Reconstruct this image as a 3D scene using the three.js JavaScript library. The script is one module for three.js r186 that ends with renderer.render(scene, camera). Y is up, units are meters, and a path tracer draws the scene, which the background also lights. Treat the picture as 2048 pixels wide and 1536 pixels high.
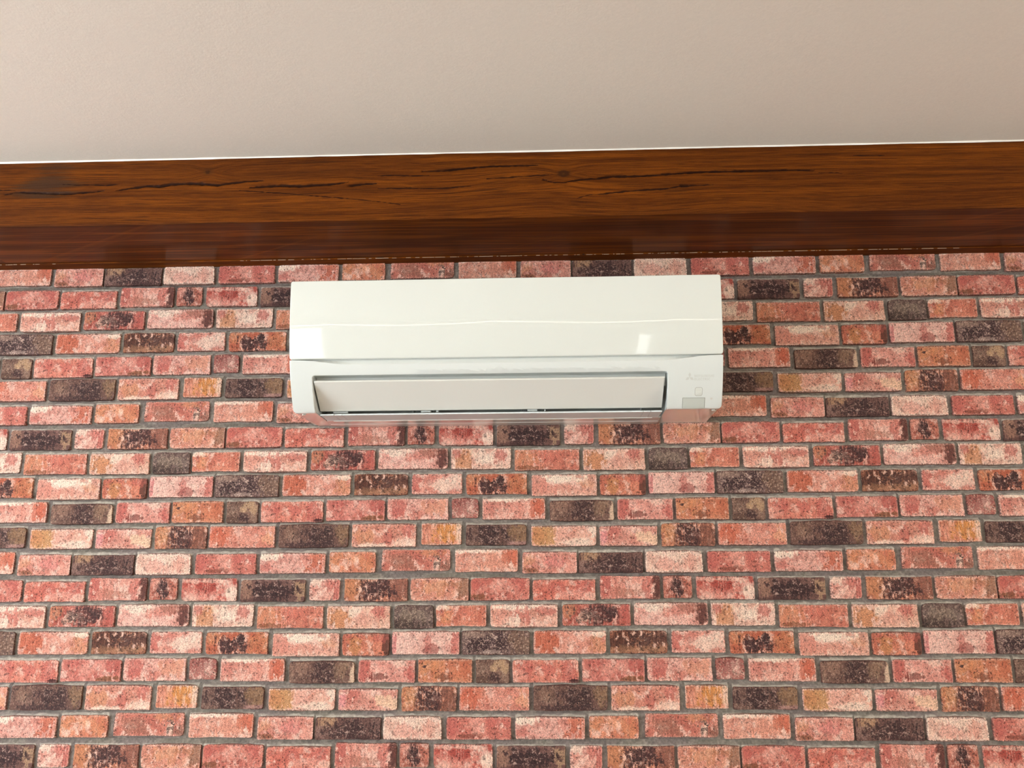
import * as THREE from 'three';
import { RoundedBoxGeometry } from 'three/addons/geometries/RoundedBoxGeometry.js';
import { TessellateModifier } from 'three/addons/modifiers/TessellateModifier.js';
import { mergeGeometries, mergeVertices, toCreasedNormals } from 'three/addons/utils/BufferGeometryUtils.js';
import { RectAreaLightUniformsLib } from 'three/addons/lights/RectAreaLightUniformsLib.js';
import { FontLoader } from 'three/addons/loaders/FontLoader.js';
import { TextGeometry } from 'three/addons/geometries/TextGeometry.js';

// ---------------------------------------------------------------- camera, light, exposure
const scene = new THREE.Scene();
scene.background = new THREE.Color(0xbfd0dd);
const camera = new THREE.PerspectiveCamera(48.1346, 2048 / 1536, 0.05, 30);
camera.rotation.set(0.23687, 0.03663, -0.00383, 'YXZ');
camera.position.set(-0.0003, 1.4997, 1.8043);
scene.add(camera);
const renderer = new THREE.WebGLRenderer({ antialias: true });
renderer.toneMapping = THREE.LinearToneMapping;
renderer.toneMappingExposure = 1.07;
renderer.shadowMap.enabled = true;
RectAreaLightUniformsLib.init();

// the wall is written down in metres from the camera's own reference: world x = X - 0.8, world y = Y + 1.77
const OX = -0.8, OY = 1.77;
const ROOM = { x0: -3.2, x1: 3.2, z1: 4.4, ceil: 0.5955 + OY };

// daylight through three windows: [name number, centre, width, height, turn, radiance, colour]
const WINDOWS = [
  { c: [ROOM.x0, 1.37, 2.0], w: 2.4, h: 1.42, turn: Math.PI / 2, L: 24, col: 0xf2f4f5 },
  { c: [ROOM.x1, 1.37, 2.5], w: 2.2, h: 1.42, turn: -Math.PI / 2, L: 8, col: 0xf8efe0 },
  { c: [-2.2, 1.45, ROOM.z1], w: 1.4, h: 1.25, turn: Math.PI, L: 4, col: 0xf8faf8 },
  { c: [0.675, 1.25, ROOM.z1], w: 0.075, h: 1.0, turn: Math.PI, L: 6, col: 0xf8faf8 },
];
for (const s of WINDOWS) {
  const l = new THREE.RectAreaLight(s.col, s.L, s.w - 0.06, s.h - 0.06);
  const n = new THREE.Vector3(0, 0, 1).applyAxisAngle(new THREE.Vector3(0, 1, 0), s.turn);
  l.position.set(...s.c).addScaledVector(n, 0.035);
  l.lookAt(l.position.clone().add(n));      // a RectAreaLight shines along its -z
  l.rotateY(Math.PI);
  scene.add(l);
}

// ---------------------------------------------------------------- helpers
function rng(seed) { let a = seed >>> 0; return () => { a = (a + 0x6D2B79F5) | 0; let t = Math.imul(a ^ (a >>> 15), 1 | a); t = (t + Math.imul(t ^ (t >>> 7), 61 | t)) ^ t; return ((t ^ (t >>> 14)) >>> 0) / 4294967296; }; }
const TAB = new Float32Array(65536); { const r = rng(7); for (let i = 0; i < 65536; i++) TAB[i] = r(); }
const hash = (i, j) => TAB[(Math.imul(i, 73856093) ^ Math.imul(j, 19349663) ^ (i >> 5)) & 65535];
function vnoise(x, y) {
  const i = Math.floor(x), j = Math.floor(y), a = x - i, b = y - j, u = a * a * (3 - 2 * a), v = b * b * (3 - 2 * b);
  const p = hash(i, j), q = hash(i + 1, j), r = hash(i, j + 1), s = hash(i + 1, j + 1);
  return p + (q - p) * u + (r - p) * v + (p - q - r + s) * u * v;
}
const fbm = (x, y, n = 3) => { let s = 0, a = 0.5, t = 0; for (let k = 0; k < n; k++) { s += a * vnoise(x + 17.3 * k, y - 9.1 * k); t += a; a *= 0.5; const q = 1.62 * x - 1.24 * y; y = 1.24 * x + 1.62 * y; x = q; } return s / t; };
const turned = (x, y) => .5 * vnoise(.83 * x - .56 * y, .56 * x + .83 * y) + .5 * vnoise(.37 * x + .93 * y + 31, -.93 * x + .37 * y);
const sm = (a, b, x) => { const t = Math.min(1, Math.max(0, (x - a) / (b - a))); return t * t * (3 - 2 * t); };
const mixc = (a, b, t) => [a[0] + (b[0] - a[0]) * t, a[1] + (b[1] - a[1]) * t, a[2] + (b[2] - a[2]) * t];
function tex(w, h, data, srgb) {
  const t = new THREE.DataTexture(data, w, h, THREE.RGBAFormat, THREE.UnsignedByteType);
  t.wrapS = t.wrapT = THREE.RepeatWrapping; t.magFilter = t.minFilter = THREE.LinearFilter;
  if (srgb) t.colorSpace = THREE.SRGBColorSpace;
  t.needsUpdate = true; return t;
}
const put = (d, k, c) => { d[k] = Math.max(0, Math.min(255, c[0])); d[k + 1] = Math.max(0, Math.min(255, c[1])); d[k + 2] = Math.max(0, Math.min(255, c[2])); d[k + 3] = 255; };
const taken = {};
function numbered(n) { taken[n] = (taken[n] ?? -1) + 1; return taken[n] ? `${n}_${String(taken[n]).padStart(3, '0')}` : n; }
function mesh(name, geo, mat, parent = scene, data) {
  const m = new THREE.Mesh(geo, mat); m.name = numbered(name); m.castShadow = m.receiveShadow = true;
  if (data) Object.assign(m.userData, data);
  parent.add(m); return m;
}
function group(name, data, parent = scene) { const g = new THREE.Group(); g.name = numbered(name); Object.assign(g.userData, data); parent.add(g); return g; }
const box = (x0, x1, y0, y1, z0, z1) => new THREE.BoxGeometry(x1 - x0, y1 - y0, z1 - z0).translate((x0 + x1) / 2, (y0 + y1) / 2, (z0 + z1) / 2);
const STRUCT = { kind: 'structure' };

// ---------------------------------------------------------------- brick wall
// one repeat of the pattern: 1.06 m wide, six courses (0.32 m); the next six courses are shifted by half a repeat
const TW = 1.06, TH = 0.32, TX = -0.36, TY = -0.242;
const P = [224, 158, 138], S = [214, 137, 117], R = [184, 92, 80], C = [243, 214, 190], O = [196, 126, 84], Y = [188, 132, 78], T = [166, 122, 98], B = [132, 95, 84], D = [68, 40, 37], V = [88, 52, 47], G = [122, 98, 88];
// each brick: x0, x1, top, bottom in mm; base colour; patches [cx, cy, rx, ry, colour, strength, 'k' = crackled]; options: rim of pale wear, streaks, dark specks
const BRICKS = [
  [[-360, -224, 75, 31, B, [[.1, .5, .14, .7, T, .7], [.9, .45, .12, .5, [176, 138, 104], .8], [.5, .55, .36, .5, D, .95, 'k'], [.35, .95, .4, .16, D, .8]], { rim: .25 }],
   [-216, -152, 76, 33, [229, 168, 148], [[.25, .15, .3, .25, C, .7], [.62, .25, .16, .3, R, .5], [.92, .5, .16, .6, R, .75]], { rim: .6, str: .4 }],
   [-144, -12, 76, 32, [192, 124, 92], [[.12, .4, .14, .5, O, .6], [.85, .5, .26, .7, [136, 82, 66], .85], [.52, .55, .26, .6, V, .85, 'k']], { rim: .2 }],
   [-7, 114, 76, 32, [222, 154, 128], [[.42, .4, .28, .35, O, .45], [.93, .45, .12, .6, [128, 82, 58], .7], [.75, .25, .14, .2, [160, 98, 66], .5]], { rim: .6 }],
   [116, 239, 76, 33, [208, 124, 106], [[.12, .2, .12, .35, R, .7], [.82, .2, .12, .32, R, .75], [.16, .88, .18, .16, [112, 66, 40], .7], [.5, .35, .25, .3, P, .5]], { rim: .3 }],
   [244, 373, 73, 32, [210, 120, 100], [[.82, .35, .13, .35, R, .55], [.4, .4, .16, .3, R, .4], [.6, .7, .2, .2, P, .6], [.93, .8, .08, .2, C, .5]], { rim: .35, spk: .3 }],
   [381, 504, 80, 34, [222, 150, 130], [[.08, .3, .12, .6, R, .75], [.45, .7, .22, .2, [120, 62, 44], .35], [.95, .55, .1, .6, [84, 44, 36], .9], [.8, .5, .08, .5, R, .5]], { rim: .3 }],
   [509, 568, 79, 35, [180, 104, 84], [[.45, .5, .26, .42, V, .95, 'k'], [.15, .25, .2, .3, S, .6]], { rim: .3 }],
   [576, 693, 78, 33, [186, 88, 74], [[.93, .75, .16, .5, C, .85], [.1, .9, .2, .25, C, .6], [.55, .12, .6, .1, C, .55], [.3, .75, .3, .3, P, .5]], { rim: .5, str: .8 }]],
  [[-322, -184, 22, -22, [211, 130, 106], [[.12, .45, .2, .55, O, .5], [.55, .3, .14, .3, [196, 104, 86], .6], [.2, .88, .18, .14, [112, 66, 40], .55]], { rim: .45 }],
   [-177, -46, 22, -23, [229, 176, 150], [[.2, .45, .19, .42, O, .85], [.42, .25, .1, .28, C, .8], [.83, .22, .1, .32, R, .7], [.6, .6, .2, .3, P, .5]], { rim: .6 }],
   [-39, 42, 23, -22, G, [[.2, .85, .5, .3, [62, 44, 36], .7], [.5, .4, .3, .3, [140, 118, 98], .5]], { spk: 1, flk: .7 }],
   [46, 150, 23, -19, [211, 128, 102], [[.2, .45, .14, .5, O, .6], [.12, .25, .08, .25, R, .5], [.08, .1, .16, .2, C, .85], [.5, .3, .2, .25, [196, 104, 86], .4]], { rim: .8 }],
   [157, 295, 24, -20, [226, 166, 142], [[.42, .1, .45, .16, C, .9], [.48, .55, .16, .38, R, .55], [.36, .8, .14, .28, C, .8], [.78, .28, .14, .2, R, .6], [.15, .5, .12, .3, S, .5]], { rim: .6 }],
   [303, 442, 24, -18, [182, 96, 80], [[.1, .35, .13, .45, [190, 120, 84], .7], [.53, .5, .34, .45, D, .8, 'k'], [.3, .6, .18, .3, [226, 186, 158], .7, 'k'], [.92, .4, .1, .6, R, .7]], { rim: .25 }],
   [448, 597, 26, -17, [229, 170, 152], [[.3, .15, .3, .22, C, .8], [.65, .3, .2, .25, [204, 116, 98], .6], [.93, .55, .1, .7, [92, 50, 42], .9], [.8, .15, .2, .25, [130, 72, 56], .5]], { rim: .45 }],
   [603, 731, 26, -18, [233, 190, 166], [[.22, .55, .15, .5, O, .75], [.1, .25, .08, .25, R, .6], [.55, .4, .2, .4, C, .7], [.82, .4, .1, .3, R, .6]], { rim: .8 }]],
  [[-287, -149, -32, -76, [229, 176, 152], [[.4, .18, .4, .26, C, .95], [.1, .55, .14, .6, S, .85], [.25, .65, .16, .3, S, .7], [.6, .65, .3, .25, S, .45], [.85, .45, .12, .2, O, .35]], { rim: .5 }],
   [-143, -47, -33, -75, [206, 122, 94], [[.25, .45, .16, .5, Y, .55], [.96, .6, .08, .7, [86, 48, 36], .85], [.2, .1, .3, .14, R, .4], [.85, .15, .2, .2, R, .5]], { rim: .2 }],
   [-42, 96, -29, -73, [230, 178, 160], [[.02, .5, .05, .6, [196, 98, 96], .6], [.94, .55, .1, .5, R, .7], [.52, .35, .05, .5, R, .45], [.58, .8, .14, .2, [130, 58, 50], .5]], { rim: .5 }],
   [100, 238, -28, -73, [128, 100, 91], [[.42, .55, .34, .6, [74, 48, 48], .9, 'k'], [.85, .5, .18, .6, [128, 94, 72], .6], [.2, .12, .2, .16, [176, 142, 122], .6], [.4, .92, .2, .1, C, .4]], { spk: .8, flk: .8 }],
   [245, 392, -28, -72, [220, 150, 128], [[.17, .4, .15, .7, [184, 90, 62], .8], [.86, .5, .12, .4, O, .5], [.92, .12, .16, .16, C, .8]], { rim: .4 }],
   [398, 513, -28, -71, [158, 104, 76], [[.2, .4, .22, .5, [74, 38, 26], .85], [.6, .45, .34, .45, [92, 50, 34], .75, 'k'], [.5, .85, .5, .2, [178, 128, 94], .5], [.9, .3, .14, .3, [80, 44, 34], .6]], { spk: .8 }],
   [521, 628, -28, -70, [222, 150, 130], [[.06, .6, .08, .6, R, .7], [.72, .65, .34, .4, C, .65], [.85, .2, .2, .25, C, .6], [.35, .2, .12, .3, R, .3]], { rim: .5 }],
   [636, 765, -29, -72, [199, 114, 82], [[.12, .3, .14, .4, O, .5], [.42, .6, .26, .44, V, .95, 'k'], [.55, .3, .1, .25, D, .8, 'k'], [.85, .45, .15, .5, O, .5]], { rim: .25, spk: .4 }]],
  [[-249, -115, -87, -127, [136, 102, 86], [[.5, .55, .24, .65, D, .8, 'k'], [.2, .3, .18, .4, T, .4], [.8, .4, .14, .4, [146, 112, 84], .5], [.97, .6, .06, .6, [226, 190, 158], .8]], { spk: .6, flk: .5 }],
   [-109, 7, -84, -127, [225, 158, 140], [[.08, .35, .14, .7, R, .8], [.92, .55, .1, .55, R, .8], [.75, .12, .16, .16, C, .5], [.4, .72, .16, .14, [96, 42, 34], .55]], { rim: .4, str: .4 }],
   [12, 122, -83, -127, [204, 128, 94], [[.2, .35, .22, .45, O, .65], [.85, .4, .14, .4, [190, 100, 70], .5], [.5, .75, .14, .14, [92, 46, 30], .5], [.12, .3, .03, .06, D, .9]], { rim: .45, spk: .5 }],
   [128, 197, -83, -128, [132, 99, 82], [[.7, .22, .24, .3, [190, 150, 112], .75], [.55, .78, .16, .2, D, .85], [.2, .85, .2, .2, [84, 56, 44], .6]], { spk: .9, flk: .6 }],
   [202, 335, -83, -127, [218, 134, 112], [[.22, .4, .16, .35, R, .65], [.56, .4, .12, .3, R, .55], [.85, .55, .14, .5, R, .6], [.1, .7, .12, .3, P, .6], [.95, .95, .08, .1, [60, 24, 22], .9]], { rim: .45, spk: .3 }],
   [341, 466, -82, -125, [208, 126, 110], [[.2, .12, .12, .28, R, .75], [.86, .25, .13, .42, R, .75], [.74, .88, .22, .14, [110, 66, 36], .7], [.5, .4, .2, .3, P, .45]], { rim: .4 }],
   [470, 600, -80, -124, [225, 162, 144], [[.2, .35, .14, .35, R, .65], [.15, .65, .12, .2, R, .5], [.45, .75, .2, .2, [196, 104, 86], .5], [.78, .45, .2, .4, [214, 142, 110], .6]], { rim: .4 }],
   [606, 663, -81, -121, [170, 104, 92], [[.5, .2, .5, .25, [140, 80, 72], .5]], { spk: 1, flk: .8 }],
   [670, 802, -81, -124, [223, 156, 136], [[.35, .06, .5, .14, C, .95], [.88, .35, .14, .5, [190, 86, 58], .7], [.62, .45, .16, .4, S, .55], [.15, .4, .12, .25, [206, 120, 104], .5]], { rim: .55 }]],
  [[-288, -153, -139, -179, [229, 172, 148], [[.18, .5, .18, .6, Y, .8], [.1, .4, .1, .4, O, .5], [.95, .2, .08, .4, C, .8], [.7, .85, .25, .2, C, .7], [.5, .35, .14, .4, P, .5]], { rim: .7 }],
   [-147, -27, -140, -179, [225, 160, 140], [[.22, .4, .13, .55, R, .6], [.8, .6, .2, .4, [238, 196, 158], .7], [.08, .6, .08, .5, [214, 130, 130], .6]], { rim: .4, spk: .3 }],
   [-20, 91, -135, -181, [188, 120, 88], [[.55, .55, .27, .58, V, .85, 'k'], [.86, .5, .16, .7, [126, 76, 60], .8], [.12, .4, .12, .5, [206, 140, 92], .5]], { rim: .2 }],
   [96, 236, -135, -179, [218, 142, 120], [[.18, .35, .16, .55, [188, 88, 60], .7], [.9, .6, .1, .4, [226, 160, 120], .6], [.5, .4, .2, .3, P, .4]], { rim: .45 }],
   [243, 391, -133, -179, [136, 101, 86], [[.58, .5, .3, .52, D, .85, 'k'], [.45, .92, .5, .14, [66, 40, 38], .85], [.9, .4, .1, .5, [146, 110, 76], .6], [.15, .35, .14, .3, [150, 112, 88], .4]], { spk: .5, flk: .4 }],
   [397, 533, -133, -179, [221, 152, 128], [[.18, .6, .15, .45, O, .5], [.55, .6, .1, .45, R, .5], [.86, .3, .09, .3, R, .6], [.3, .95, .3, .12, C, .7], [.85, .85, .2, .2, C, .5]], { rim: .4 }],
   [543, 628, -132, -175, [218, 146, 112], [[.62, .45, .26, .6, [206, 132, 62], .75], [.12, .5, .1, .5, S, .5], [.95, .5, .1, .6, C, .6]], { rim: .7, str: 1 }],
   [636, 763, -135, -177, [126, 93, 80], [[.42, .5, .32, .5, D, .85, 'k'], [.86, .45, .14, .5, [146, 108, 74], .7], [.85, .92, .2, .12, [190, 140, 130], .6]], { spk: .4, flk: .4 }]],
  [[-307, -194, -192, -234, [222, 152, 132], [[.6, .45, .14, .4, [206, 116, 108], .55], [.14, .85, .16, .18, [112, 66, 40], .6], [.12, .4, .12, .35, [210, 140, 100], .5]], { rim: .45 }],
   [-191, -59, -193, -234, [128, 93, 82], [[.2, .2, .2, .28, [178, 134, 98], .75], [.55, .55, .36, .45, D, .85, 'k'], [.7, .92, .3, .14, D, .8]], { spk: .4, flk: .4 }],
   [-55, 62, -191, -233, [238, 200, 176], [[.3, .6, .2, .28, P, .75], [.78, .5, .14, .35, [208, 140, 120], .6], [.6, .75, .2, .2, P, .5]], { rim: .8 }],
   [71, 200, -192, -233, [212, 130, 112], [[.08, .4, .13, .65, R, .8], [.8, .25, .2, .28, R, .65], [.35, .85, .18, .14, [104, 50, 36], .55], [.45, .4, .14, .35, P, .5]], { rim: .3, str: .2 }],
   [207, 345, -192, -232, [227, 168, 150], [[.15, .14, .22, .22, C, .95], [.86, .4, .13, .6, [188, 88, 60], .7], [.1, .7, .1, .2, R, .5], [.68, .3, .1, .3, [206, 116, 98], .5]], { rim: .5, str: .3 }],
   [352, 450, -189, -231, [213, 132, 100], [[.2, .3, .2, .3, O, .5], [.8, .6, .2, .4, O, .4], [.5, .3, .14, .25, [224, 158, 124], .5]], { rim: .45 }],
   [462, 605, -185, -228, [206, 126, 106], [[.3, .55, .18, .4, [144, 90, 72], .65], [.8, .65, .08, .36, [240, 206, 178], .9, 'k'], [.92, .8, .1, .3, [120, 82, 66], .6], [.72, .15, .2, .16, O, .5]], { rim: .35 }],
   [614, 745, -186, -231, [224, 158, 134], [[.3, .05, .42, .12, C, .9], [.88, .25, .12, .4, [190, 86, 58], .7], [.6, .5, .2, .4, [216, 138, 112], .5]], { rim: .55 }]],
];

const AW = 2048, AH = 618, aCol = new Uint8Array(AW * AH * 4), aBump = new Uint8Array(AW * AH * 4);
for (let k = 0; k < AW * AH; k++) { put(aCol, 4 * k, [128, 118, 108]); put(aBump, 4 * k, [128, 128, 128]); }
const PX = AW / TW, PY = AH / TH;
BRICKS.forEach((row, r) => row.forEach(([x0, x1, yt, yb, base, patches, opt], n) => {
  const w = (x1 - x0) / 1e3, h = (yt - yb) / 1e3, ox = 3.1 * (r * 9 + n) + 1, oy = 7.7 * r, m = 0.003;
  const i0 = Math.floor((x0 / 1e3 - m - TX) * PX), i1 = Math.ceil((x1 / 1e3 + m - TX) * PX), j0 = Math.floor((yb / 1e3 - m - TY) * PY), j1 = Math.ceil((yt / 1e3 + m - TY) * PY);
  const dark = base[0] < 150;
  for (let j = j0; j < j1; j++) for (let i = i0; i < i1; i++) {
    const X = (i + .5) / PX + TX - x0 / 1e3, Yy = (j + .5) / PY + TY - yb / 1e3, u = X / w, v = 1 - Yy / h;
    const qx = X + ox + .0011 * (vnoise((X + ox) * 300, (Yy + oy) * 300) - .5), qy = Yy + oy + .0011 * (vnoise((X - ox) * 300, (Yy - oy) * 300) - .5);
    const n1 = fbm(.8 * qx * 55 - .6 * qy * 55, .6 * qx * 55 + .8 * qy * 55, 2), n2 = fbm(.6 * qx * 135 + .8 * qy * 105, -.8 * qx * 135 + .6 * qy * 105, 4), g = sm(.1, .9, turned(qx * 840, qy * 840)), g2 = hash(i, j), pit = turned((X - ox) * 380, (Yy + oy) * 380);
    const str = opt.str ?? (dark ? 0 : .28), st = vnoise(qx * 420, (Yy + oy) * 38);
    let c = mixc(base, dark ? [base[0] * .72, base[1] * .64, base[2] * .64] : [base[0] * .87, base[1] * .77, base[2] * .755], sm(.36, .66, n1 * .5 + n2 * .5) * .8);
    if (!dark) c = mixc(c, [240, 200, 180], sm(.48, .7, n2 * .65 + g * .05 + (1 - n1) * .3) * .7);
    let bump = 128 + (g - .5) * 70 + (n2 - .5) * 60;
    for (const [cx, cy, rx, ry, pc, a, kind] of patches) {
      const d = Math.hypot((u - cx) / rx, (v - cy) / ry) + (n1 - .5) * .8 + (n2 - .5) * 1.5 + (g - .5) * .3 + (st - .5) * .6;
      const t = a * sm(1.12, .72, d);
      if (t <= 0) continue;
      const q = kind ? fbm(qx * 150 + .4 * qy * 150, qy * 210, 3) : 0;
      c = mixc(c, pc, kind ? t * (.68 + .32 * sm(.3, .6, n2)) : t);
      if (kind) {
        const rg = 1 - Math.abs(2 * q - 1);
        c = mixc(c, [36, 18, 18], sm(.8, .97, rg) * .9 * t);
        c = mixc(c, [50, 26, 26], sm(.5, .25, q) * .8 * t);
        c = mixc(c, [208, 174, 156], sm(.55, .78, vnoise(qx * 520 + 9, qy * 520) * .55 + q * .45) * .8 * t);
        bump += (q - .5) * 150 * t;
      }
    }
    if (str) c = mixc(c, [240, 190, 166], sm(.6, .85, st) * str * .5), c = mixc(c, [150, 66, 52], sm(.3, .1, st) * str * .45);
    const sp = sm(.66, .8, pit * .6 + (1 - g) * .2 + n1 * .2) * (.5 + (opt.spk || 0) * .45);
    c = mixc(c, [c[0] * .42, c[1] * .32, c[2] * .3], sp);
    if (opt.flk) c = mixc(c, [204, 172, 148], sm(.62, .8, vnoise((X + ox) * 520 + 40, (Yy - oy) * 520)) * opt.flk * .7);
    const e = Math.min(X, w - X, Yy * 1.2, h - Yy);
    if (opt.rim) c = mixc(c, [246, 220, 200], sm(.0032, .0004, e + (n2 - .5) * .006 + (g - .5) * .002) * opt.rim * .7);
    c = mixc(c, [70, 34, 28], sm(.0014, -.0004, e + (g - .5) * .0025 + (n1 - .5) * .003) * .55);
    const k2 = .99 + (g - .5) * .3 + (g2 - .5) * .26 - .16 * sm(.58, .74, pit);
    c = [c[0] * k2 * .97, c[1] * k2 * .98, c[2] * k2];
    bump -= sp * 70;
    const at = 4 * (((j + AH) % AH) * AW + ((i + AW) % AW));
    put(aCol, at, c); put(aBump, at, [bump, bump, bump]);
  }
}));
const brickMat = new THREE.MeshStandardMaterial({ map: tex(AW, AH, aCol, true), bumpMap: tex(AW, AH, aBump), bumpScale: 0.0006, roughness: 0.88 });

const mCol = new Uint8Array(AW * AH * 4), mBump = new Uint8Array(AW * AH * 4);
for (let j = 0; j < AH; j++) for (let i = 0; i < AW; i++) {
  const X = i / PX, Yy = j / PY, wrap = (f, o) => { const s = sm(.85, 1, j / AH), t = sm(.9, 1, i / AW), n = (x, y) => fbm(x * f + o, y * f + o, 3), at = (y) => t ? n(X, y) * (1 - t) + n(X - TW, y) * t : n(X, y); return s ? at(Yy) * (1 - s) + at(Yy - TH) * s : at(Yy); };
  const a = wrap(75, 2), b = wrap(22, 5), q = wrap(300, 9), g = hash(i, j);
  let c = mixc([116, 107, 100], [137, 127, 118], sm(.35, .65, a));
  c = mixc(c, [124, 118, 104], sm(.5, .7, b) * .4); c = mixc(c, [120, 106, 104], sm(.5, .3, b) * .5);
  const row = BRICKS.findIndex((r) => { const y = Yy + TY - r[3][2] / 1e3; return y > -.003 && y < .008; });
  if (row >= 0) { // paler mortar with a ragged outline along the top edges of the bricks
    const br = BRICKS[row].find((k) => { const x = ((X + TX - k[0] / 1e3) % TW + TW) % TW; return x < (k[1] - k[0]) / 1e3; });
    if (br) c = mixc(c, [190, 179, 165], sm(.0058, .0018, Yy + TY - br[2] / 1e3 + (a - .5) * .012 + (q - .5) * .005) * .75);
  }
  const k = 1 + (q - .5) * .4 + (g - .5) * .14; put(mCol, 4 * (j * AW + i), [c[0] * k, c[1] * k, c[2] * k]);
  const h = 128 + (q - .5) * 130 + (g - .5) * 40; put(mBump, 4 * (j * AW + i), [h, h, h]);
}
const mortarMat = new THREE.MeshStandardMaterial({ map: tex(AW, AH, mCol, true), bumpMap: tex(AW, AH, mBump), bumpScale: 0.0007, roughness: 0.95 });

// a brick: uneven outline, worn edges sloping back to the mortar
function brickGeometry([x0, x1, top, bot], seed) {
  const yt = top + .9, yb = bot - .6, r = rng(seed), w = (x1 - x0) / 1e3, h = (yt - yb) / 1e3, pts = [];
  const cr = [0, 1, 2, 3].map(() =>   .0018 + r() * r() * .0085), bow = [0, 1, 2, 3].map(() => (r() - .38) * .0034), lean = [(r() - .5) * .003, (r() - .5) * .003];
  const arc = (cx, cy, rad, a0) => { for (let k = 0; k < 3; k++) { const a = a0 + k * Math.PI / 4; pts.push([cx + rad * Math.cos(a), cy + rad * Math.sin(a)]); } };
  const side = (ax, ay, bx, by, n, o, nx, ny) => { for (let k = 1; k < n; k++) { const t = k / n, q = o * Math.sin(Math.PI * t) + (r() - .5) * .0014; pts.push([ax + (bx - ax) * t + nx * q, ay + (by - ay) * t + ny * q]); } };
  const nl = Math.max(4, Math.round(w / .014));
  arc(cr[0], cr[0], cr[0], Math.PI); side(cr[0], 0, w - cr[1], 0, nl, bow[0], 0, -1);
  arc(w - cr[1], cr[1], cr[1], 1.5 * Math.PI); side(w, cr[1], w, h - cr[2], 3, bow[1] * .5, 1, 0);
  arc(w - cr[2], h - cr[2], cr[2], 0); side(w - cr[2], h, cr[3], h, nl, bow[2], 0, 1);
  arc(cr[3], h - cr[3], cr[3], .5 * Math.PI); side(0, h - cr[3], 0, cr[0], 3, bow[3] * .5, -1, 0);
  for (const p of pts) p[0] += lean[p[0] < w / 2 ? 0 : 1] * (p[1] / h - .5);
  const N = pts.length, pos = [], uv = [], dz = (r() - .5) * .0016, tilt = (r() - .5) * .02;
  const z = (y) => dz + tilt * (y - h / 2);
  const add = (x, y, zz) => { const o = zz < -.005 ? .0022 : 0, dx = x - w / 2, dy = y - h / 2, l = Math.hypot(dx, dy) || 1; pos.push(x, y, zz); uv.push((x + dx / l * o + x0 / 1e3 - TX) / TW, (y + dy / l * o + yb / 1e3 - TY) / TH); };
  const inn = pts.map(([x, y]) => { const dx = w / 2 - x, dy = h / 2 - y, l = Math.hypot(dx, dy); return [x + dx / l * .0011, y + dy / l * .0011]; });
  const out = pts.map(([x, y]) => { const dx = w / 2 - x, dy = h / 2 - y, l = Math.hypot(dx, dy); return [x - dx / l * .0004, y - dy / l * .0004]; });
  for (let k = 0; k < N; k++) {
    const n = (k + 1) % N, a = inn[k], b = inn[n], c = out[k], d = out[n];
    add(w / 2, h / 2, z(h / 2) + .0003); add(a[0], a[1], z(a[1])); add(b[0], b[1], z(b[1]));
    add(a[0], a[1], z(a[1])); add(c[0], c[1], -.0085); add(d[0], d[1], -.0085);
    add(a[0], a[1], z(a[1])); add(d[0], d[1], -.0085); add(b[0], b[1], z(b[1]));
  }
  const g = new THREE.BufferGeometry();
  g.setAttribute('position', new THREE.Float32BufferAttribute(pos, 3)); g.setAttribute('uv', new THREE.Float32BufferAttribute(uv, 2));
  g.computeVertexNormals(); return g;
}
const wall = group('wall_front', { ...STRUCT, label: 'brick wall of pink, red and dark brown bricks with grey mortar' });
const kinds = BRICKS.map((row, r) => row.map((b, n) => brickGeometry(b, 101 + r * 20 + n)));
camera.updateMatrixWorld(); camera.updateProjectionMatrix();
const placed = [];
for (let m = -2; m <= 6; m++) for (let k = -5; k <= 4; k++) BRICKS.forEach((row, r) => row.forEach((b, n) => {
  const sx = TW * k + .53 * (((m % 2) + 2) % 2), sy = -TH * m, top = b[2] / 1e3 + sy, bot = b[3] / 1e3 + sy;
  const x0 = b[0] / 1e3 + sx + OX, x1 = b[1] / 1e3 + sx + OX;
  if (top > .4560 || bot < -OY || x0 < ROOM.x0 || x1 > ROOM.x1) return;
  const p = [[x0, top], [x1, top], [x1, bot], [x0, bot]].map(([x, y]) => new THREE.Vector3(x, y + OY, 0).project(camera));
  const q = p.map((v) => [Math.min(2048, Math.max(0, (v.x + 1) * 1024)), Math.min(1536, Math.max(0, (1 - v.y) * 768))]);
  let area = 0; for (let i = 0; i < 4; i++) { const a = q[i], c = q[(i + 1) % 4]; area += a[0] * c[1] - a[1] * c[0]; }
  area = Math.abs(area) / 2;
  const hid = q.every(([x, y]) => x > 578 && x < 1448 && y > 556 && y < 850);
  placed.push({ g: kinds[r][n], at: [x0, bot - .0006 + OY, 0], area: hid ? 0 : area });
}));
placed.sort((a, b) => b.area - a.area);
const rest = [];
placed.forEach((b, i) => {
  if (i < 300 && b.area > 0) { const m = mesh('brick', b.g, brickMat, wall); m.position.set(...b.at); } else rest.push(b.g.clone().translate(...b.at));
});
mesh('bricks', mergeGeometries(rest), brickMat, wall, { kind: 'stuff' });
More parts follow.
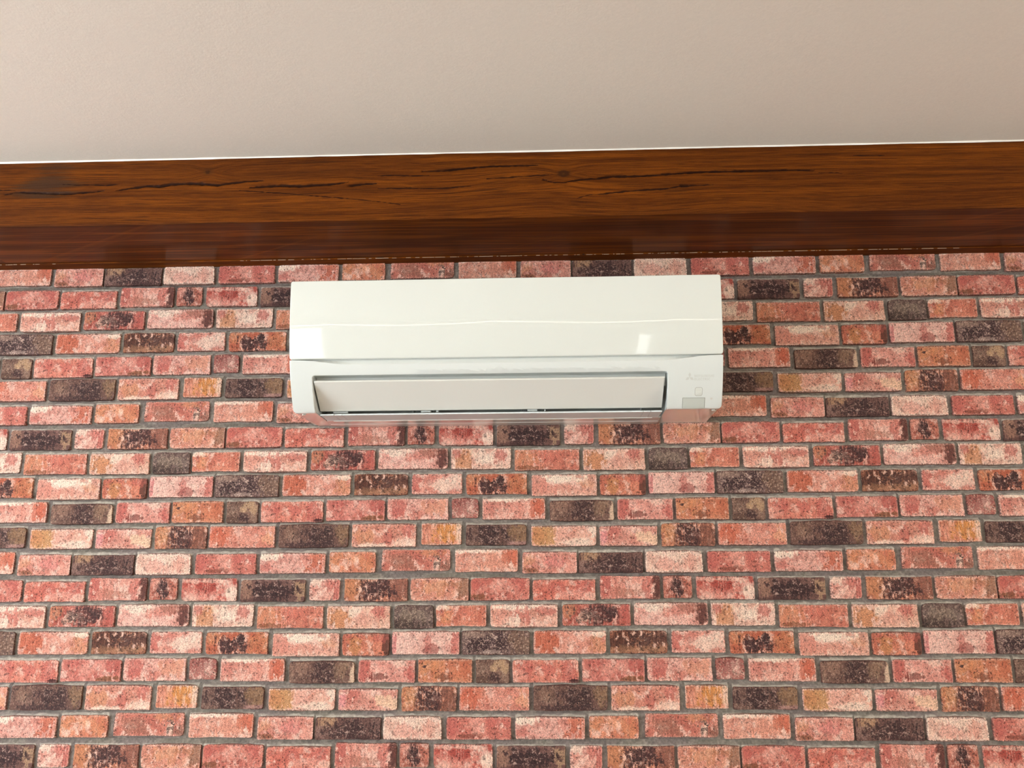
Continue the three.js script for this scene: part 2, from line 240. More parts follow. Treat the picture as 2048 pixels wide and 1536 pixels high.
{ // mortar: struck joints, deepest just under a brick and rising to the top edge of the brick below
  const JT = [[.076, .033], [.0235, -.0205], [-.029, -.073], [-.083, -.1265], [-.1345, -.179], [-.1885, -.2315]];
  const nx = 160, strips = [];
  for (let m = 6; m >= -2; m--) {
    const ys = [], zs = [], pos = [], uv = [], idx = [], sh = .53 * (((m % 2) + 2) % 2);
    for (let r = 5; r >= 0; r--) { const [t, b] = JT[r]; ys.push(b - .0015, b + .005, t - .003, t + .0012, t + .005); zs.push(-.008, -.0045, -.0036, -.0018, -.005); }
    ys.push(JT[5][1] + TH - .0015); zs.push(-.008);
    ys.forEach((y, j) => { for (let i = 0; i <= nx; i++) { const x = ROOM.x0 + (ROOM.x1 - ROOM.x0) * i / nx, e = (vnoise(i * .7, (y - TH * m) * 900) - .5) * .0016; pos.push(x, y - TH * m + OY + e, zs[j] + (vnoise(i * .9 + 50, (y - TH * m) * 700) - .5) * .001); uv.push((x - OX - sh - TX) / TW, (y + e - TY) / TH); } });
    for (let j = 0; j + 1 < ys.length; j++) for (let i = 0; i < nx; i++) { const a = j * (nx + 1) + i, b = a + nx + 1; idx.push(a, a + 1, b + 1, a, b + 1, b); }
    const q = new THREE.BufferGeometry(); q.setAttribute('position', new THREE.Float32BufferAttribute(pos, 3)); q.setAttribute('uv', new THREE.Float32BufferAttribute(uv, 2)); q.setIndex(idx); q.computeVertexNormals(); strips.push(q);
  }
  const g = mergeGeometries(strips);
  mesh('mortar', g, mortarMat, wall);
  mesh('backing', box(ROOM.x0, ROOM.x1, -.1, ROOM.ceil + .12, -.15, -.012), new THREE.MeshStandardMaterial({ color: 0x8d857c, roughness: 1 }), wall);
}

// ---------------------------------------------------------------- room shell
const plaster = (hex, amp, bs, seed) => {
  const N = 512, c = new Uint8Array(N * N * 4), b = new Uint8Array(N * N * 4), r = rng(seed), base = new THREE.Color(hex), rgb = [base.r, base.g, base.b].map((v) => 255 * (v <= .0031308 ? 12.92 * v : 1.055 * v ** (1 / 2.4) - .055));
  for (let j = 0; j < N; j++) for (let i = 0; i < N; i++) {
    const per = (f, o) => { const x = i / N, y = j / N, t = sm(.8, 1, x), s = sm(.8, 1, y), n = (p, q) => vnoise(p * f + o, q * f + o); return (n(x, y) * (1 - t) + n(x - 1, y) * t) * (1 - s) + (n(x, y - 1) * (1 - t) + n(x - 1, y - 1) * t) * s; };
    const g = per(150, 3) * .6 + per(70, 9) * .4 + (r() - .5) * .3, k = 1 + (g - .5) * amp; put(c, 4 * (j * N + i), rgb.map((v) => v * k)); const h = 128 + (g - .5) * 160; put(b, 4 * (j * N + i), [h, h, h]);
  }
  return new THREE.MeshStandardMaterial({ map: tex(N, N, c, true), bumpMap: tex(N, N, b), bumpScale: bs, roughness: .9 });
};
const metreUV = (g) => { const p = g.attributes.position, n = g.attributes.normal, uv = []; for (let i = 0; i < p.count; i++) { const a = Math.abs(n.getX(i)), b = Math.abs(n.getY(i)); uv.push(...(a > .7 ? [p.getZ(i), p.getY(i)] : b > .7 ? [p.getX(i), p.getZ(i)] : [p.getX(i), p.getY(i)]).map((v) => v / .32)); } g.setAttribute('uv', new THREE.Float32BufferAttribute(uv, 2)); return g; };
const { x0, x1, z1, ceil } = ROOM;
mesh('ceiling', metreUV(box(x0, x1, ceil, ceil + .12, -.012, z1)), plaster(0xf3e9db, .025, .00025, 5), scene, { ...STRUCT, label: 'plain off-white ceiling with a fine grain' });
const wallPaint = plaster(0xe6dac6, .04, .0004, 6);
mesh('wall_left', metreUV(box(x0 - .15, x0, -.1, ceil + .12, -.15, z1 + .15)), wallPaint, scene, STRUCT);
mesh('wall_right', metreUV(box(x1, x1 + .15, -.1, ceil + .12, -.15, z1 + .15)), wallPaint, scene, STRUCT);
mesh('wall_back', metreUV(box(x0, x1, -.1, ceil + .12, z1, z1 + .15)), plaster(0xb4a898, .04, .0004, 9), scene, STRUCT);
mesh('floor', metreUV(box(x0, x1, -.1, 0, -.012, z1)), plaster(0x5a4a3b, .25, .0002, 8), scene, STRUCT);
const frameMat = new THREE.MeshStandardMaterial({ color: 0xeeece6, roughness: .4 });
WINDOWS.forEach((s, i) => {
  const g = group('window_' + (i + 1), STRUCT); g.position.set(...s.c); g.rotation.y = s.turn;
  const t = .05, w = s.w / 2, h = s.h / 2;
  mesh('window_frame', mergeGeometries([box(-w - t, -w, -h - t, h + t, 0, .05), box(w, w + t, -h - t, h + t, 0, .05), box(-w, w, h, h + t, 0, .05), box(-w, w, -h - t, -h, 0, .05)]), frameMat, g);
  mesh('pane', box(-w, w, -h, h, 0, .02), new THREE.MeshStandardMaterial({ color: 0x9aa4ab, roughness: .2, emissive: s.col, emissiveIntensity: Math.min(s.L, 4) }), g);
});
{ // slim linear lamp along the top of the back wall, mirrored as a line in the glossy front panel
  const g = group('linear_lamp', { label: 'slim white linear lamp along the top of the wall behind the camera', category: 'lamp' }); g.position.set(0, ceil - .19, z1);
  mesh('housing', box(-2.9, 2.9, -.015, .015, -.03, 0), frameMat, g);
  mesh('diffuser', box(-2.88, 2.88, -.007, .007, -.036, -.03), new THREE.MeshStandardMaterial({ color: 0xffffff, emissive: 0xfff1dc, emissiveIntensity: 6 }), g);
  const l = new THREE.RectAreaLight(0xfff1dc, 6, 5.7, .014); l.position.set(0, ceil - .19, z1 - .038); scene.add(l);
}

// ---------------------------------------------------------------- oak beam
const BY = .4507, BZ = .225, BH = .5955 - .4507;
// splits in the front face: width in mm, then points (world x, height above the lower edge) in mm
const CRACKS = [
  [2.9, [[-1095, 72], [-1070, 77], [-1034, 75], [-998, 72], [-962, 71], [-934, 73], [-906, 75], [-889, 77]]],
  [1.6, [[-1160, 82], [-1107, 82], [-1074, 81]]], [1.9, [[-976, 92], [-947, 90], [-918, 90], [-886, 88], [-858, 90]]],
  [4.9, [[-864, 76], [-836, 81], [-801, 85], [-776, 84], [-752, 88], [-716, 89], [-692, 88], [-656, 84], [-625, 88], [-593, 91], [-562, 92]]],
  [4.2, [[-589, 77], [-554, 79], [-526, 80], [-488, 78], [-463, 79], [-415, 81], [-387, 85]]],
  [1.0, [[-610, 71], [-504, 61], [-385, 48], [-316, 39], [-281, 33]]], [3.2, [[-390, 76], [-363, 79], [-331, 80]]],
  [1.9, [[-328, 97], [-294, 97], [-266, 95], [-224, 95]]], [2.9, [[-238, 105], [-197, 105], [-162, 108], [-128, 111], [-93, 113], [-4, 113]]],
  [1.9, [[-107, 85], [-66, 87], [-24, 89], [17, 91]]],
  [3.6, [[6, 81], [27, 74], [51, 75], [78, 79], [112, 81], [146, 85], [197, 84], [231, 86], [267, 88], [303, 90], [345, 91], [404, 91], [459, 91], [503, 91], [543, 89]]],
  [2.3, [[74, 39], [98, 46], [125, 47], [172, 52], [213, 54], [247, 55], [277, 60], [298, 61], [343, 62]]],
  [1.6, [[-327, 69], [-262, 68], [-196, 66], [-138, 70]]], [4.9, [[276, 61], [296, 61]]], [1.3, [[552, 83], [589, 82], [597, 80]]], [1.3, [[623, 119], [683, 118]]],
];
const KNOTS = [[-.678, .114, .0022, .012], [.047, .093, .0045, .014], [-.262, .068, .0018, .004]];
function crackAt(x, y, least = 0) { // 0 .. 1, how deep in a split this point of the front face lies
  let best = 0;
  for (const [wmm, pts] of CRACKS) {
    if (wmm < least) continue;
    if (x < pts[0][0] / 1e3 - .01 || x > pts[pts.length - 1][0] / 1e3 + .01) continue;
    const L = pts[pts.length - 1][0] - pts[0][0];
    for (let i = 0; i + 1 < pts.length; i++) {
      const ax = pts[i][0] / 1e3, ay = pts[i][1] / 1e3, bx = pts[i + 1][0] / 1e3, by = pts[i + 1][1] / 1e3, dx = bx - ax, dy = by - ay;
      const t = Math.min(1, Math.max(0, ((x - ax) * dx + (y - ay) * dy) / (dx * dx + dy * dy)));
      const d = Math.hypot(x - ax - dx * t, y - ay - dy * t), s = (ax + dx * t - pts[0][0] / 1e3) / (L / 1e3);
      const w = wmm / 2e3 * (.25 + Math.min(1, 5 * Math.min(s, 1 - s))) * (.55 + .9 * vnoise(x * 90, wmm * 7));
      best = Math.max(best, sm(w + .0007, w * .45, d + (vnoise(x * 160, y * 500) - .5) * .0014));
    }
  }
  return best;
}
const flow = (x, y) => { let o = .006 * vnoise(x * 3, 4) + .012 * (vnoise(x * 5 + 8, y * 12) - .5); for (const [kx, ky, , s] of KNOTS) { const dx = x - kx, dy = y - ky, e = Math.exp(-(dx * dx / (s * s * 9) + dy * dy / (s * s * 4))); o += Math.sign(dy || 1) * e * s * .8; } return y + o; };
function grain(x, y, seed) { const f = flow(x, y); return { a: fbm(x * 2.2 + seed, f * 120, 3), b: fbm(x * 9 + seed, f * 420, 3), c: .5 * vnoise(x * 26 + seed, f * 1300) + .5 * vnoise(x * 60, f * 2300 + seed), pore: vnoise(x * 11, f * 1100 + seed) }; }
const FX0 = -1.2, FX1 = 1.2, FW = 2048, FH = 448, fCol = new Uint8Array(FW * FH * 4), fBump = new Uint8Array(FW * FH * 4);
for (let j = 0; j < FH; j++) for (let i = 0; i < FW; i++) {
  const x = FX0 + (FX1 - FX0) * (i + .5) / FW, y = BH * (j + .5) / FH, q = grain(x, y, 3), big = fbm(x * 2.4 + 5, y * 14, 3);
  let c = mixc([91, 45, 10], [122, 64, 14], sm(.35, .68, q.a * .6 + big * .4));
  c = mixc(c, [76, 35, 8], sm(.52, .72, q.b) * .6); c = mixc(c, [72, 34, 11], sm(.45, .7, big) * .45);
  c = mixc(c, [44, 22, 9], sm(.72, .9, q.pore) * .45); c = mixc(c, [146, 82, 24], sm(.55, .8, q.c) * .3); c = mixc(c, [60, 26, 6], sm(.45, .22, q.c) * .45);
  for (const [kx, ky, s, w] of KNOTS) { const d = Math.hypot((x - kx) / 1.5, y - ky) + (q.b - .5) * .006; c = mixc(c, [60, 36, 18], sm(w, s * .6, d) * .38); c = mixc(c, [40, 21, 11], sm(s, s * .4, Math.abs(d - s * .9)) * .45); }
  const st = Math.hypot((x + 1.006 - (y - .1) * .5) / .075, (y - .1) / .045) + (q.a - .5) * 1.1 + (q.b - .5) * .9 + (big - .5) * .8; c = mixc(c, [62, 44, 34], sm(1.1, .4, st) * .7);
  const k = crackAt(x, y); c = mixc(c, [38, 18, 9], k * .92);
  const g = 1 + (hash(i, j) - .5) * .12; put(fCol, 4 * (j * FW + i), [c[0] * g, c[1] * g, c[2] * g]);
  const h = 150 + (q.b - .5) * 70 - sm(.74, .86, q.pore) * 40 + (q.c - .5) * 25; put(fBump, 4 * (j * FW + i), [h, h, h]);
}
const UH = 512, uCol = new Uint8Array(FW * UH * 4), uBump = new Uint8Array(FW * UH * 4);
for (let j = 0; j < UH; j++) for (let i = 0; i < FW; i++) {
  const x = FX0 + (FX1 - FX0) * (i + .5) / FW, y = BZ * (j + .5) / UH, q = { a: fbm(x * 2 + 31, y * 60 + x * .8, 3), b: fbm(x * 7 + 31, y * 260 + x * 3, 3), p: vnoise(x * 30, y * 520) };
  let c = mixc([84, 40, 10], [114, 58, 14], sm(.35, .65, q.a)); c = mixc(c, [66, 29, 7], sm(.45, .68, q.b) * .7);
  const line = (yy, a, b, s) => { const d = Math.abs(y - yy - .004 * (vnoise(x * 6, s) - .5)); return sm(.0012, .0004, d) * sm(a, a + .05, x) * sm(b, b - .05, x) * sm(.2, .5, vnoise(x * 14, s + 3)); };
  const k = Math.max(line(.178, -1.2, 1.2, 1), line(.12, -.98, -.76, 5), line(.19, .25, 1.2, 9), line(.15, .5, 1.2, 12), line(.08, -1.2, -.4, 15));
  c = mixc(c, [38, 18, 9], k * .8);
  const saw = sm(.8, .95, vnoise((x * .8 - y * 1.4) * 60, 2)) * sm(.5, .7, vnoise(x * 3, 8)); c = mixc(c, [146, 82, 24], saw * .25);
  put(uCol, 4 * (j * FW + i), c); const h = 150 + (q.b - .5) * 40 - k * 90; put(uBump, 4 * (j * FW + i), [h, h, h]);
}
const varnish = { roughness: .42, clearcoat: .55, clearcoatRoughness: .12 };
const beamFront = new THREE.MeshPhysicalMaterial({ map: tex(FW, FH, fCol, true), bumpMap: tex(FW, FH, fBump), bumpScale: .0005, ...varnish, clearcoat: 0, roughness: .6, specularIntensity: .15 });
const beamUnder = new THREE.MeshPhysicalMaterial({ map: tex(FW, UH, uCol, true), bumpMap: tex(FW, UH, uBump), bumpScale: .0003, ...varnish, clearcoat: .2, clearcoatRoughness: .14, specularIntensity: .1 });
{
  const beam = group('ceiling_beam', { kind: 'structure', label: 'dark oak beam with long splits between ceiling and brick wall' });
  beam.position.set(0, BY + OY, 0);
  const nx = 1200, ny = 96, pos = [], uv = [], idx = [];
  for (let j = 0; j <= ny; j++) for (let i = 0; i <= nx; i++) {
    const x = FX0 + (FX1 - FX0) * i / nx, t = j / ny, y = BH * t;
    const z = BZ + .0012 * (vnoise(x * 5, y * 30) - .5) - .003 * crackAt(x, y, 2.6) - .0009 * sm(.003, 0, y) * (.5 + vnoise(x * 30, 9)) - .002 * sm(BH - .003, BH, y) * vnoise(x * 40, 3);
    pos.push(x, y + (j === 0 ? .0008 * vnoise(x * 60, 5) : 0), z); uv.push(i / nx, t);
  }
  for (let j = 0; j < ny; j++) for (let i = 0; i < nx; i++) { const a = j * (nx + 1) + i, b = a + nx + 1; idx.push(a, a + 1, b + 1, a, b + 1, b); }
  const f = new THREE.BufferGeometry(); f.setAttribute('position', new THREE.Float32BufferAttribute(pos, 3)); f.setAttribute('uv', new THREE.Float32BufferAttribute(uv, 2)); f.setIndex(idx); f.computeVertexNormals();
  const ends = [[ROOM.x0, FX0], [FX1, ROOM.x1]].map(([a, b]) => { const g = new THREE.PlaneGeometry(b - a, BH).translate((a + b) / 2, BH / 2, BZ); const u = g.attributes.uv; for (let k = 0; k < 4; k++) u.setXY(k, (g.attributes.position.getX(k) - FX0) / (FX1 - FX0), g.attributes.position.getY(k) / BH); return g; });
  mesh('front_face', mergeGeometries([f, ...ends]), beamFront, beam);
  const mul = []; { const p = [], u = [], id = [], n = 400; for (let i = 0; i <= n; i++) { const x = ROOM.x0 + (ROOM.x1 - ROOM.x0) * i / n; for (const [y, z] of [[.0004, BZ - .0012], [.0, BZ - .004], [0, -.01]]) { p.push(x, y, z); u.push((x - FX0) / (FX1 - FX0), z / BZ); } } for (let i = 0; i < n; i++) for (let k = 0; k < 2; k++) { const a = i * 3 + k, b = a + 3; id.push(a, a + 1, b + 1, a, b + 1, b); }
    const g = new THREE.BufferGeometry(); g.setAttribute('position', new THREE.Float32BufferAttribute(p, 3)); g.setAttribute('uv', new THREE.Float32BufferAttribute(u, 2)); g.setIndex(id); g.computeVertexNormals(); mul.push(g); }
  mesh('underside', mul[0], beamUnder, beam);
  mesh('core', box(ROOM.x0, ROOM.x1, .004, BH - .0005, -.01, BZ - .012), new THREE.MeshStandardMaterial({ color: 0x3a2012, roughness: .9 }), beam);
  const strip = box(ROOM.x0, ROOM.x1, -.0025, .0005, -.006, .03); { const u = strip.attributes.uv, p = strip.attributes.position; for (let k = 0; k < p.count; k++) u.setXY(k, (p.getX(k) - FX0) / (FX1 - FX0), .1 + p.getZ(k) / BH); }
  mesh('cover_strip', strip, beamFront, beam);
  // broken line of pale filler along the strip
  const r = rng(44), bits = []; for (let x = -1.3; x < 1.3;) { const l = .002 + r() * r() * .03; if (vnoise(x * 5, 77) > .36) bits.push(box(x, x + l, -.0026, -.0019 + r() * .0004, .0298, .0303 + r() * .0007)); x += l + .001 + r() * r() * .03; }
  mesh('filler_line', mergeGeometries(bits), new THREE.MeshStandardMaterial({ color: 0xb59d88, roughness: .8 }), beam);
}
{ // bead of white caulk between beam and ceiling
  const n = 500, p = [], id = [], r = 5;
  for (let i = 0; i <= n; i++) { const x = ROOM.x0 + (ROOM.x1 - ROOM.x0) * i / n, s = .0031 + .001 * (vnoise(x * 22, 3) - .5); for (let k = 0; k <= r; k++) { const a = Math.PI / 2 * k / r; p.push(x, ceil - s * Math.sin(a), BZ - .002 + s * Math.cos(a) * 1.1); } }
  for (let i = 0; i < n; i++) for (let k = 0; k < r; k++) { const a = i * (r + 1) + k, b = a + r + 1; id.push(a, a + 1, b + 1, a, b + 1, b); }
  const g = new THREE.BufferGeometry(); g.setAttribute('position', new THREE.Float32BufferAttribute(p, 3)); g.setIndex(id); g.computeVertexNormals();
  mesh('trim_1', g, new THREE.MeshStandardMaterial({ color: 0xfbf8f0, roughness: .5, side: THREE.DoubleSide }), scene, { ...STRUCT, label: 'white caulk line where the beam meets the ceiling' });
}

// ---------------------------------------------------------------- air conditioner
const ac = group('air_conditioner', { label: 'white wall-mounted split air conditioner with its air flap open, on the brick wall', category: 'air conditioner' });
ac.position.set(.7265 + OX, .07 + OY, 0);
const HW = .42;
const gloss = (hex, o = {}) => new THREE.MeshPhysicalMaterial({ color: hex, roughness: .025, clearcoat: 0, ...o });
const white = gloss(0xe3e5dd), whiteLow = gloss(0xe2e5e0), grey = new THREE.MeshStandardMaterial({ color: 0xc9ccc8, roughness: .35 }), inner = new THREE.MeshStandardMaterial({ color: 0xb4b7b2, roughness: .6 });
// front profile: height above the unit's underside -> depth
const PROF = [[.0, .1526], [.006, .1568], [.027, .1708], [.063, .1888], [.098, .2014], [.13, .2086], [.168, .2148], [.218, .2201], [.2565, .222], [.27, .2223]];
const profCurve = (() => { // smooth cubic through the points
  const n = PROF.length, m = PROF.map((p, i) => { const a = PROF[Math.max(0, i - 1)], b = PROF[Math.min(n - 1, i + 1)]; return (b[1] - a[1]) / (b[0] - a[0]); });
  return (y) => { let i = 0; while (i < n - 2 && y > PROF[i + 1][0]) i++; const h = PROF[i + 1][0] - PROF[i][0], t = (y - PROF[i][0]) / h, t2 = t * t, t3 = t2 * t;
    return (2 * t3 - 3 * t2 + 1) * PROF[i][1] + (t3 - 2 * t2 + t) * h * m[i] + (-2 * t3 + 3 * t2) * PROF[i + 1][1] + (t3 - t2) * h * m[i + 1]; };
})();
const warp = (x, y) => y > .1 ? .0042 * (y - .102) * (Math.cos(x * 15.5) * sm(.42, .3, Math.abs(x)) + .35 * Math.cos(x * 37 + 1) * sm(.16, .02, Math.abs(x + .02))) : 0;
const zAt = (x, y) => profCurve(y) + warp(x, y);
const lip = (x) => sm(.405, .30, Math.abs(x));                // how far the finger groove has opened
// a front-view outline extruded, cut fine, then bent to the profile; faces that look forward get the profile's own normals
function bent(shape, depth, bevel, edge, { groove = false, proud = 0 } = {}) {
  let g = new THREE.ExtrudeGeometry(shape, { depth: depth - bevel, bevelEnabled: bevel > 0, bevelThickness: bevel, bevelSize: bevel, bevelOffset: -bevel, bevelSegments: 3, curveSegments: 6 });
  g.deleteAttribute('uv'); g = new TessellateModifier(edge, 12).modify(g);
  const p = g.attributes.position, zf = depth;
  for (let i = 0; i < p.count; i++) {
    const x = p.getX(i); let y = p.getY(i), z = p.getZ(i);
    if (groove && y > .085) { const k = sm(.085, .0985, y), front = sm(zf - .0088, zf - .002, z); y -= .0085 * lip(x) * front * k; }
    p.setXYZ(i, x, y, zAt(x, y) + (z - zf) + proud);
  }
  g = toCreasedNormals(g, .6);
  const n = g.attributes.normal, q = g.attributes.position, e = 1e-4;
  for (let i = 0; i < q.count; i++) {
    const x = q.getX(i), y = q.getY(i); if (n.getZ(i) < .8 || Math.abs(q.getZ(i) - proud - zAt(x, y)) > 2e-5) continue;
    const v = new THREE.Vector3(-(zAt(x + e, y) - zAt(x - e, y)) / (2 * e), -(zAt(x, y + e) - zAt(x, y - e)) / (2 * e), 1).normalize(); n.setXYZ(i, v.x, v.y, v.z);
  }
  return g;
}
function roundRect(x0, x1, y0, y1, r, s = new THREE.Shape()) {
  s.moveTo(x0 + r, y0); s.lineTo(x1 - r, y0); s.absarc(x1 - r, y0 + r, r, -Math.PI / 2, 0); s.lineTo(x1, y1 - r); s.absarc(x1 - r, y1 - r, r, 0, Math.PI / 2);
  s.lineTo(x0 + r, y1); s.absarc(x0 + r, y1 - r, r, Math.PI / 2, Math.PI); s.lineTo(x0, y0 + r); s.absarc(x0 + r, y0 + r, r, Math.PI, 1.5 * Math.PI); return s;
}
mesh('front_panel', bent(roundRect(-HW, HW, .1015, .2555, .0045), .011, .0016, .016), white, ac);
const L0 = -.3765, L1 = .3145, LT = .0712;                    // the outlet opening
{ // lower cover: cheeks and a top bar round the outlet
  const s = new THREE.Shape(), r = .006, q = .005;
  s.moveTo(-HW + r, .0045); s.lineTo(L0 - .0015, .0045); s.lineTo(L0, .006); s.lineTo(L0, LT - q); s.absarc(L0 + q, LT - q, q, Math.PI, Math.PI / 2, true); s.lineTo(L1 - q, LT); s.absarc(L1 - q, LT - q, q, Math.PI / 2, 0, true);
  s.lineTo(L1, .006); s.lineTo(L1 + .0015, .0045); s.lineTo(HW - r, .0045); s.absarc(HW - r, .0045 + r, r, -Math.PI / 2, 0); s.lineTo(HW, .0997); for (let x = .41; x > -.415; x -= .01) s.lineTo(x, .0997); s.lineTo(-HW, .0997); s.lineTo(-HW, .0045 + r); s.absarc(-HW + r, .0045 + r, r, Math.PI, 1.5 * Math.PI);
  mesh('lower_cover', bent(s, .009, .0013, .013, { groove: true }), whiteLow, ac);
}
{ // body behind the covers: side profile without the air outlet, plus the two solid ends
  const ext = (pts, a, b) => { const s = new THREE.Shape(pts.map(([z, y]) => new THREE.Vector2(z, y))); const g = new THREE.ExtrudeGeometry(s, { depth: b - a, bevelEnabled: false, steps: 1 }); g.applyMatrix4(new THREE.Matrix4().set(0, 0, 1, a, 0, 1, 0, 0, 1, 0, 0, 0, 0, 0, 0, 1)); const i = g.toNonIndexed(); const p = i.attributes.position.array; for (let k = 0; k < p.length; k += 9) for (let c = 0; c < 3; c++) { const t = p[k + 3 + c]; p[k + 3 + c] = p[k + 6 + c]; p[k + 6 + c] = t; } i.computeVertexNormals(); i.deleteAttribute('uv'); return i; };
  const upper = [[0, .0925], [.186, .0925], [.19, .1], [.2, .13], [.205, .2], [.207, .25], [.2, .2545], [.006, .2545], [0, .25]];
  mesh('body', ext(upper, -HW + .001, HW - .001), whiteLow, ac);
  const duct = [[.066, .0085], [.066, .03], [.085, .06], [.108, .0915], [0, .0915], [0, .0085]];
  mesh('air_duct', ext(duct, L0 - .002, L1 + .002), inner, ac);
  const cheek = [[.004, .0085], [.150, .0085], [.166, .03], [.178, .06], [.187, .0915], [.004, .0915]];
  mesh('end_block', ext(cheek, -HW + .002, L0 - .0012), whiteLow, ac); mesh('end_block', ext(cheek, L1 + .0012, HW - .002), whiteLow, ac);
  mesh('outlet_roof', ext([[.187, LT + .0004], [.187, .0923], [.144, .0923], [.148, .052], [.152, .052], [.158, LT + .003]], L0, L1), whiteLow, ac);
}
{ // high-gloss underside in four plates with fine seams
  const um = gloss(0xe6e8e3, { roughness: .06, ior: 2.2, clearcoat: 1, clearcoatRoughness: .01 });
  const plate = (pts, y0, y1) => { const s = new THREE.Shape(pts.map(([x, z]) => new THREE.Vector2(x, -z))); return new THREE.ExtrudeGeometry(s, { depth: y1 - y0 - .0006, bevelEnabled: true, bevelSize: .0003, bevelOffset: -.0003, bevelThickness: .0003, bevelSegments: 1 }).rotateX(-Math.PI / 2).translate(0, y0 + .0003, 0); };
  mesh('underside_plate', plate([[-HW + .006, .1515], [-HW + .013, .0018], [L0 + .0005, .0018], [L0 - .001, .1515]], .0056, .0085), um, ac);
  mesh('underside_plate', plate([[L0 + .001, .0665], [L0 + .001, .0305], [L1 - .001, .0305], [L1 - .001, .0665]], .0052, .0085), um, ac);
  mesh('underside_plate', plate([[L0 + .001, .03], [L0 + .001, .0018], [L1 - .001, .0018], [L1 - .001, .03]], .0047, .0085), um, ac);
  mesh('underside_plate', plate([[L1, .1515], [L1, .0018], [HW - .002, .0018], [HW - .006, .1515]], .0062, .0085), um, ac);
}
const VA = [.0595, .1868], VB = [.0125, .1262];               // upper and lower edge of the open air flap (height, depth)
{
  const len = Math.hypot(VA[0] - VB[0], VA[1] - VB[1]), tilt = Math.atan2(VA[1] - VB[1], VA[0] - VB[0]);
  const v = mesh('air_flap', new RoundedBoxGeometry(.683, len, .005, 3, .0015), gloss(0xe8e7de, { roughness: .35 }), ac);
  v.position.set((-.3743 + .309) / 2, (VA[0] + VB[0]) / 2, (VA[1] + VB[1]) / 2); v.rotation.x = tilt;
  v.position.y += .0025 * Math.sin(tilt); v.position.z -= .0025 * Math.cos(tilt);
  // lower flap: a flat lip closing the outlet, in three lengths with fine joints
  const lf = new THREE.MeshStandardMaterial({ color: 0xdfe4e4, roughness: .55 });
  for (const [a, b] of [[-.3735, -.3455], [-.345, -.3295], [-.329, .2715], [.272, .286], [.2865, .309]]) { const g = new RoundedBoxGeometry(b - a, .0032, .0625, 2, .0009); const f = mesh('lower_flap', g, lf, ac); f.position.set((a + b) / 2, .0063, .0975); f.rotation.x = .02; }
  mesh('flap_rib', new RoundedBoxGeometry(.658, .0024, .002, 1, .0006), white, ac).position.set(-.0325, .0052, .0665);
  for (const x of [-.19, -.15, .03, .07, -.35, .27]) { const f = mesh('louvre', new RoundedBoxGeometry(.0022, .034, .045, 1, .0008), inner, ac); f.position.set(x, .031, .098); f.rotation.x = -.5; }
  for (const [x, w] of [[-.162, .02], [-.139, .005], [.052, .02], [.077, .003], [-.335, .03]]) { const c = mesh('louvre_link', new RoundedBoxGeometry(w, .004, .006, 1, .0008), grey, ac); c.position.set(x, .0125, .116); }
}
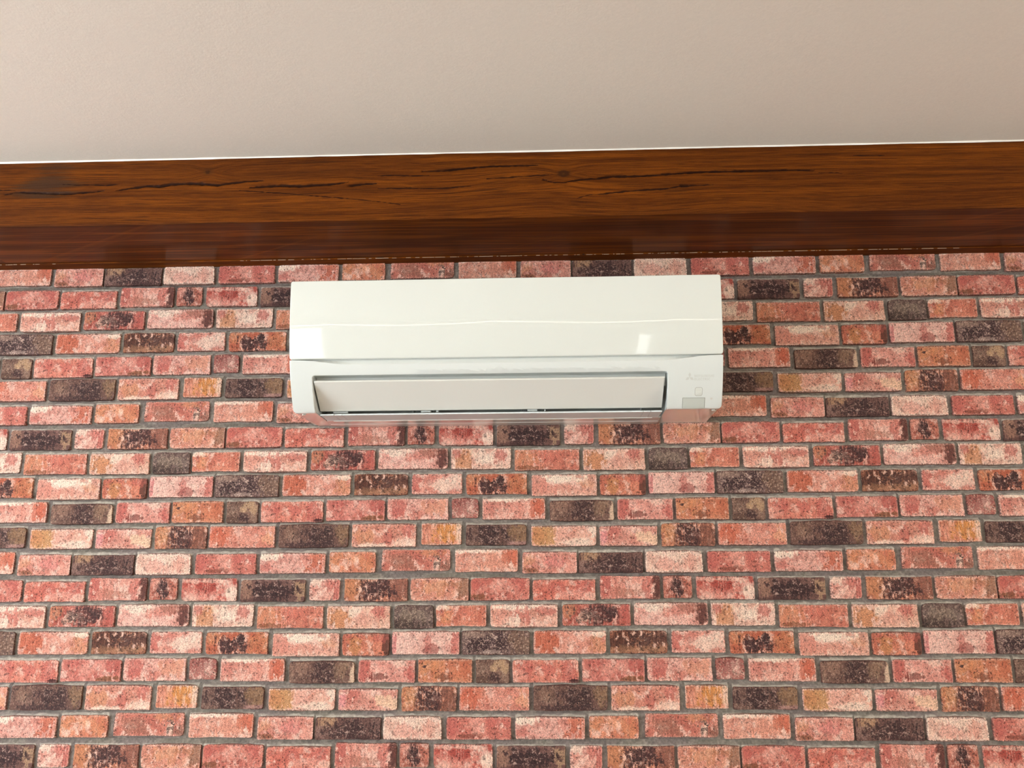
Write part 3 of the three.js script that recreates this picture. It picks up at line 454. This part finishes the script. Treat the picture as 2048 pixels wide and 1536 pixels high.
{ // receiver window, button, mark and the tiny arrow on the right cheek
  const rr = (a, b, c, d, r) => roundRect(a, b, c, d, r);
  mesh('receiver_gap', bent(rr(.3436, .3868, .0048, .0232, .0006), .002, 0, .01, { proud: .00025 }), new THREE.MeshStandardMaterial({ color: 0x8d8c80, roughness: .6 }), ac);
  mesh('receiver_window', bent(rr(.3443, .3859, .0044, .0225, .0005), .002, .0003, .01, { proud: .0007 }), gloss(0xcbcec5, { roughness: .25 }), ac);
  const ring = rr(.3668, .3814, .0262, .0412, .0036); ring.holes.push(rr(.3674, .3808, .0268, .0406, .0031, new THREE.Path()));
  const pr = new THREE.MeshStandardMaterial({ color: 0xa8a59a, roughness: .6 }), pale = new THREE.MeshStandardMaterial({ color: 0xd8d5cb, roughness: .6 });
  const b = mesh('button', bent(rr(.3674, .3808, .0268, .0406, .0031), .002, .0002, .01, { proud: .0002 }), white, ac);
  mesh('button_ring', bent(ring, .0015, 0, .01, { proud: .00012 }), pr, b);
  const icon = (a, c, d, e) => bent(rr(a, c, d, e, .0003), .001, 0, .01, { proud: .00032 });
  mesh('button_icon', mergeGeometries([icon(.3704, .3777, .0362, .0366), icon(.3704, .3777, .0347, .0351), icon(.3704, .3709, .0347, .0366), icon(.3772, .3777, .0347, .0366), icon(.3712, .3717, .0308, .0326), icon(.3732, .3737, .0302, .0326), icon(.3752, .3757, .0302, .0326), icon(.3770, .3775, .0308, .0326)]), pale, b);
  const ar = new THREE.Shape(); ar.moveTo(.3968, .0228); ar.lineTo(.4016, .0228); ar.lineTo(.4016, .0208); ar.lineTo(.3992, .0188); ar.lineTo(.3968, .0208); ar.lineTo(.3968, .0228);
  mesh('arrow_mark', bent(ar, .001, 0, .01, { proud: .00012 }), pale, ac);
  // raised mark: three diamonds and two lines of capitals
  const mark = new THREE.MeshPhysicalMaterial({ color: 0xd4d5cd, roughness: .35, clearcoat: .5 }), parts = [];
  const cx = .3562, cy = .0592, q = .0052;
  for (const a of [90, 210, 330]) { const t = a * Math.PI / 180, s = new THREE.Shape(), px = (d, o) => [cx + d * Math.cos(t + o), cy + d * Math.sin(t + o)]; s.moveTo(cx, cy); s.lineTo(...px(q / 1.0, Math.PI / 6)); s.lineTo(...px(q * 1.732, 0)); s.lineTo(...px(q / 1.0, -Math.PI / 6)); s.lineTo(cx, cy); parts.push(bent(s, .001, 0, .01, { proud: .0002 })); }
  mesh('emblem', mergeGeometries(parts), mark, ac);
  const font = await new FontLoader().loadAsync('fonts/droid/droid_sans_bold.typeface.json');
  const word = (txt, y, wd, hgt) => { let g = new TextGeometry(txt, { font, size: .006, depth: .001, curveSegments: 3 }); g.computeBoundingBox(); const bb = g.boundingBox; g.translate(-bb.min.x, -bb.min.y, 0); g.scale(wd / (bb.max.x - bb.min.x), hgt / (bb.max.y - bb.min.y), 1); g.translate(.3655, y, 0); const p = g.attributes.position; for (let i = 0; i < p.count; i++) p.setZ(i, zAt(p.getX(i), p.getY(i)) + p.getZ(i) - .0008); g.computeVertexNormals(); return g; };
  mesh('lettering', mergeGeometries([word('MITSUBISHI', 0.0594, .0375, .0042), word('ELECTRIC', 0.0536, .0300, .0042)]), mark, ac);
  for (const [x, s] of [[-.4045, 1], [.4085, -1]]) { const t = mesh('corner_foot', new RoundedBoxGeometry(.006, .002, .008, 1, .0007), white, ac); t.position.set(x, .0046, .135); t.rotation.y = s * .5; }
}

renderer.render(scene, camera);
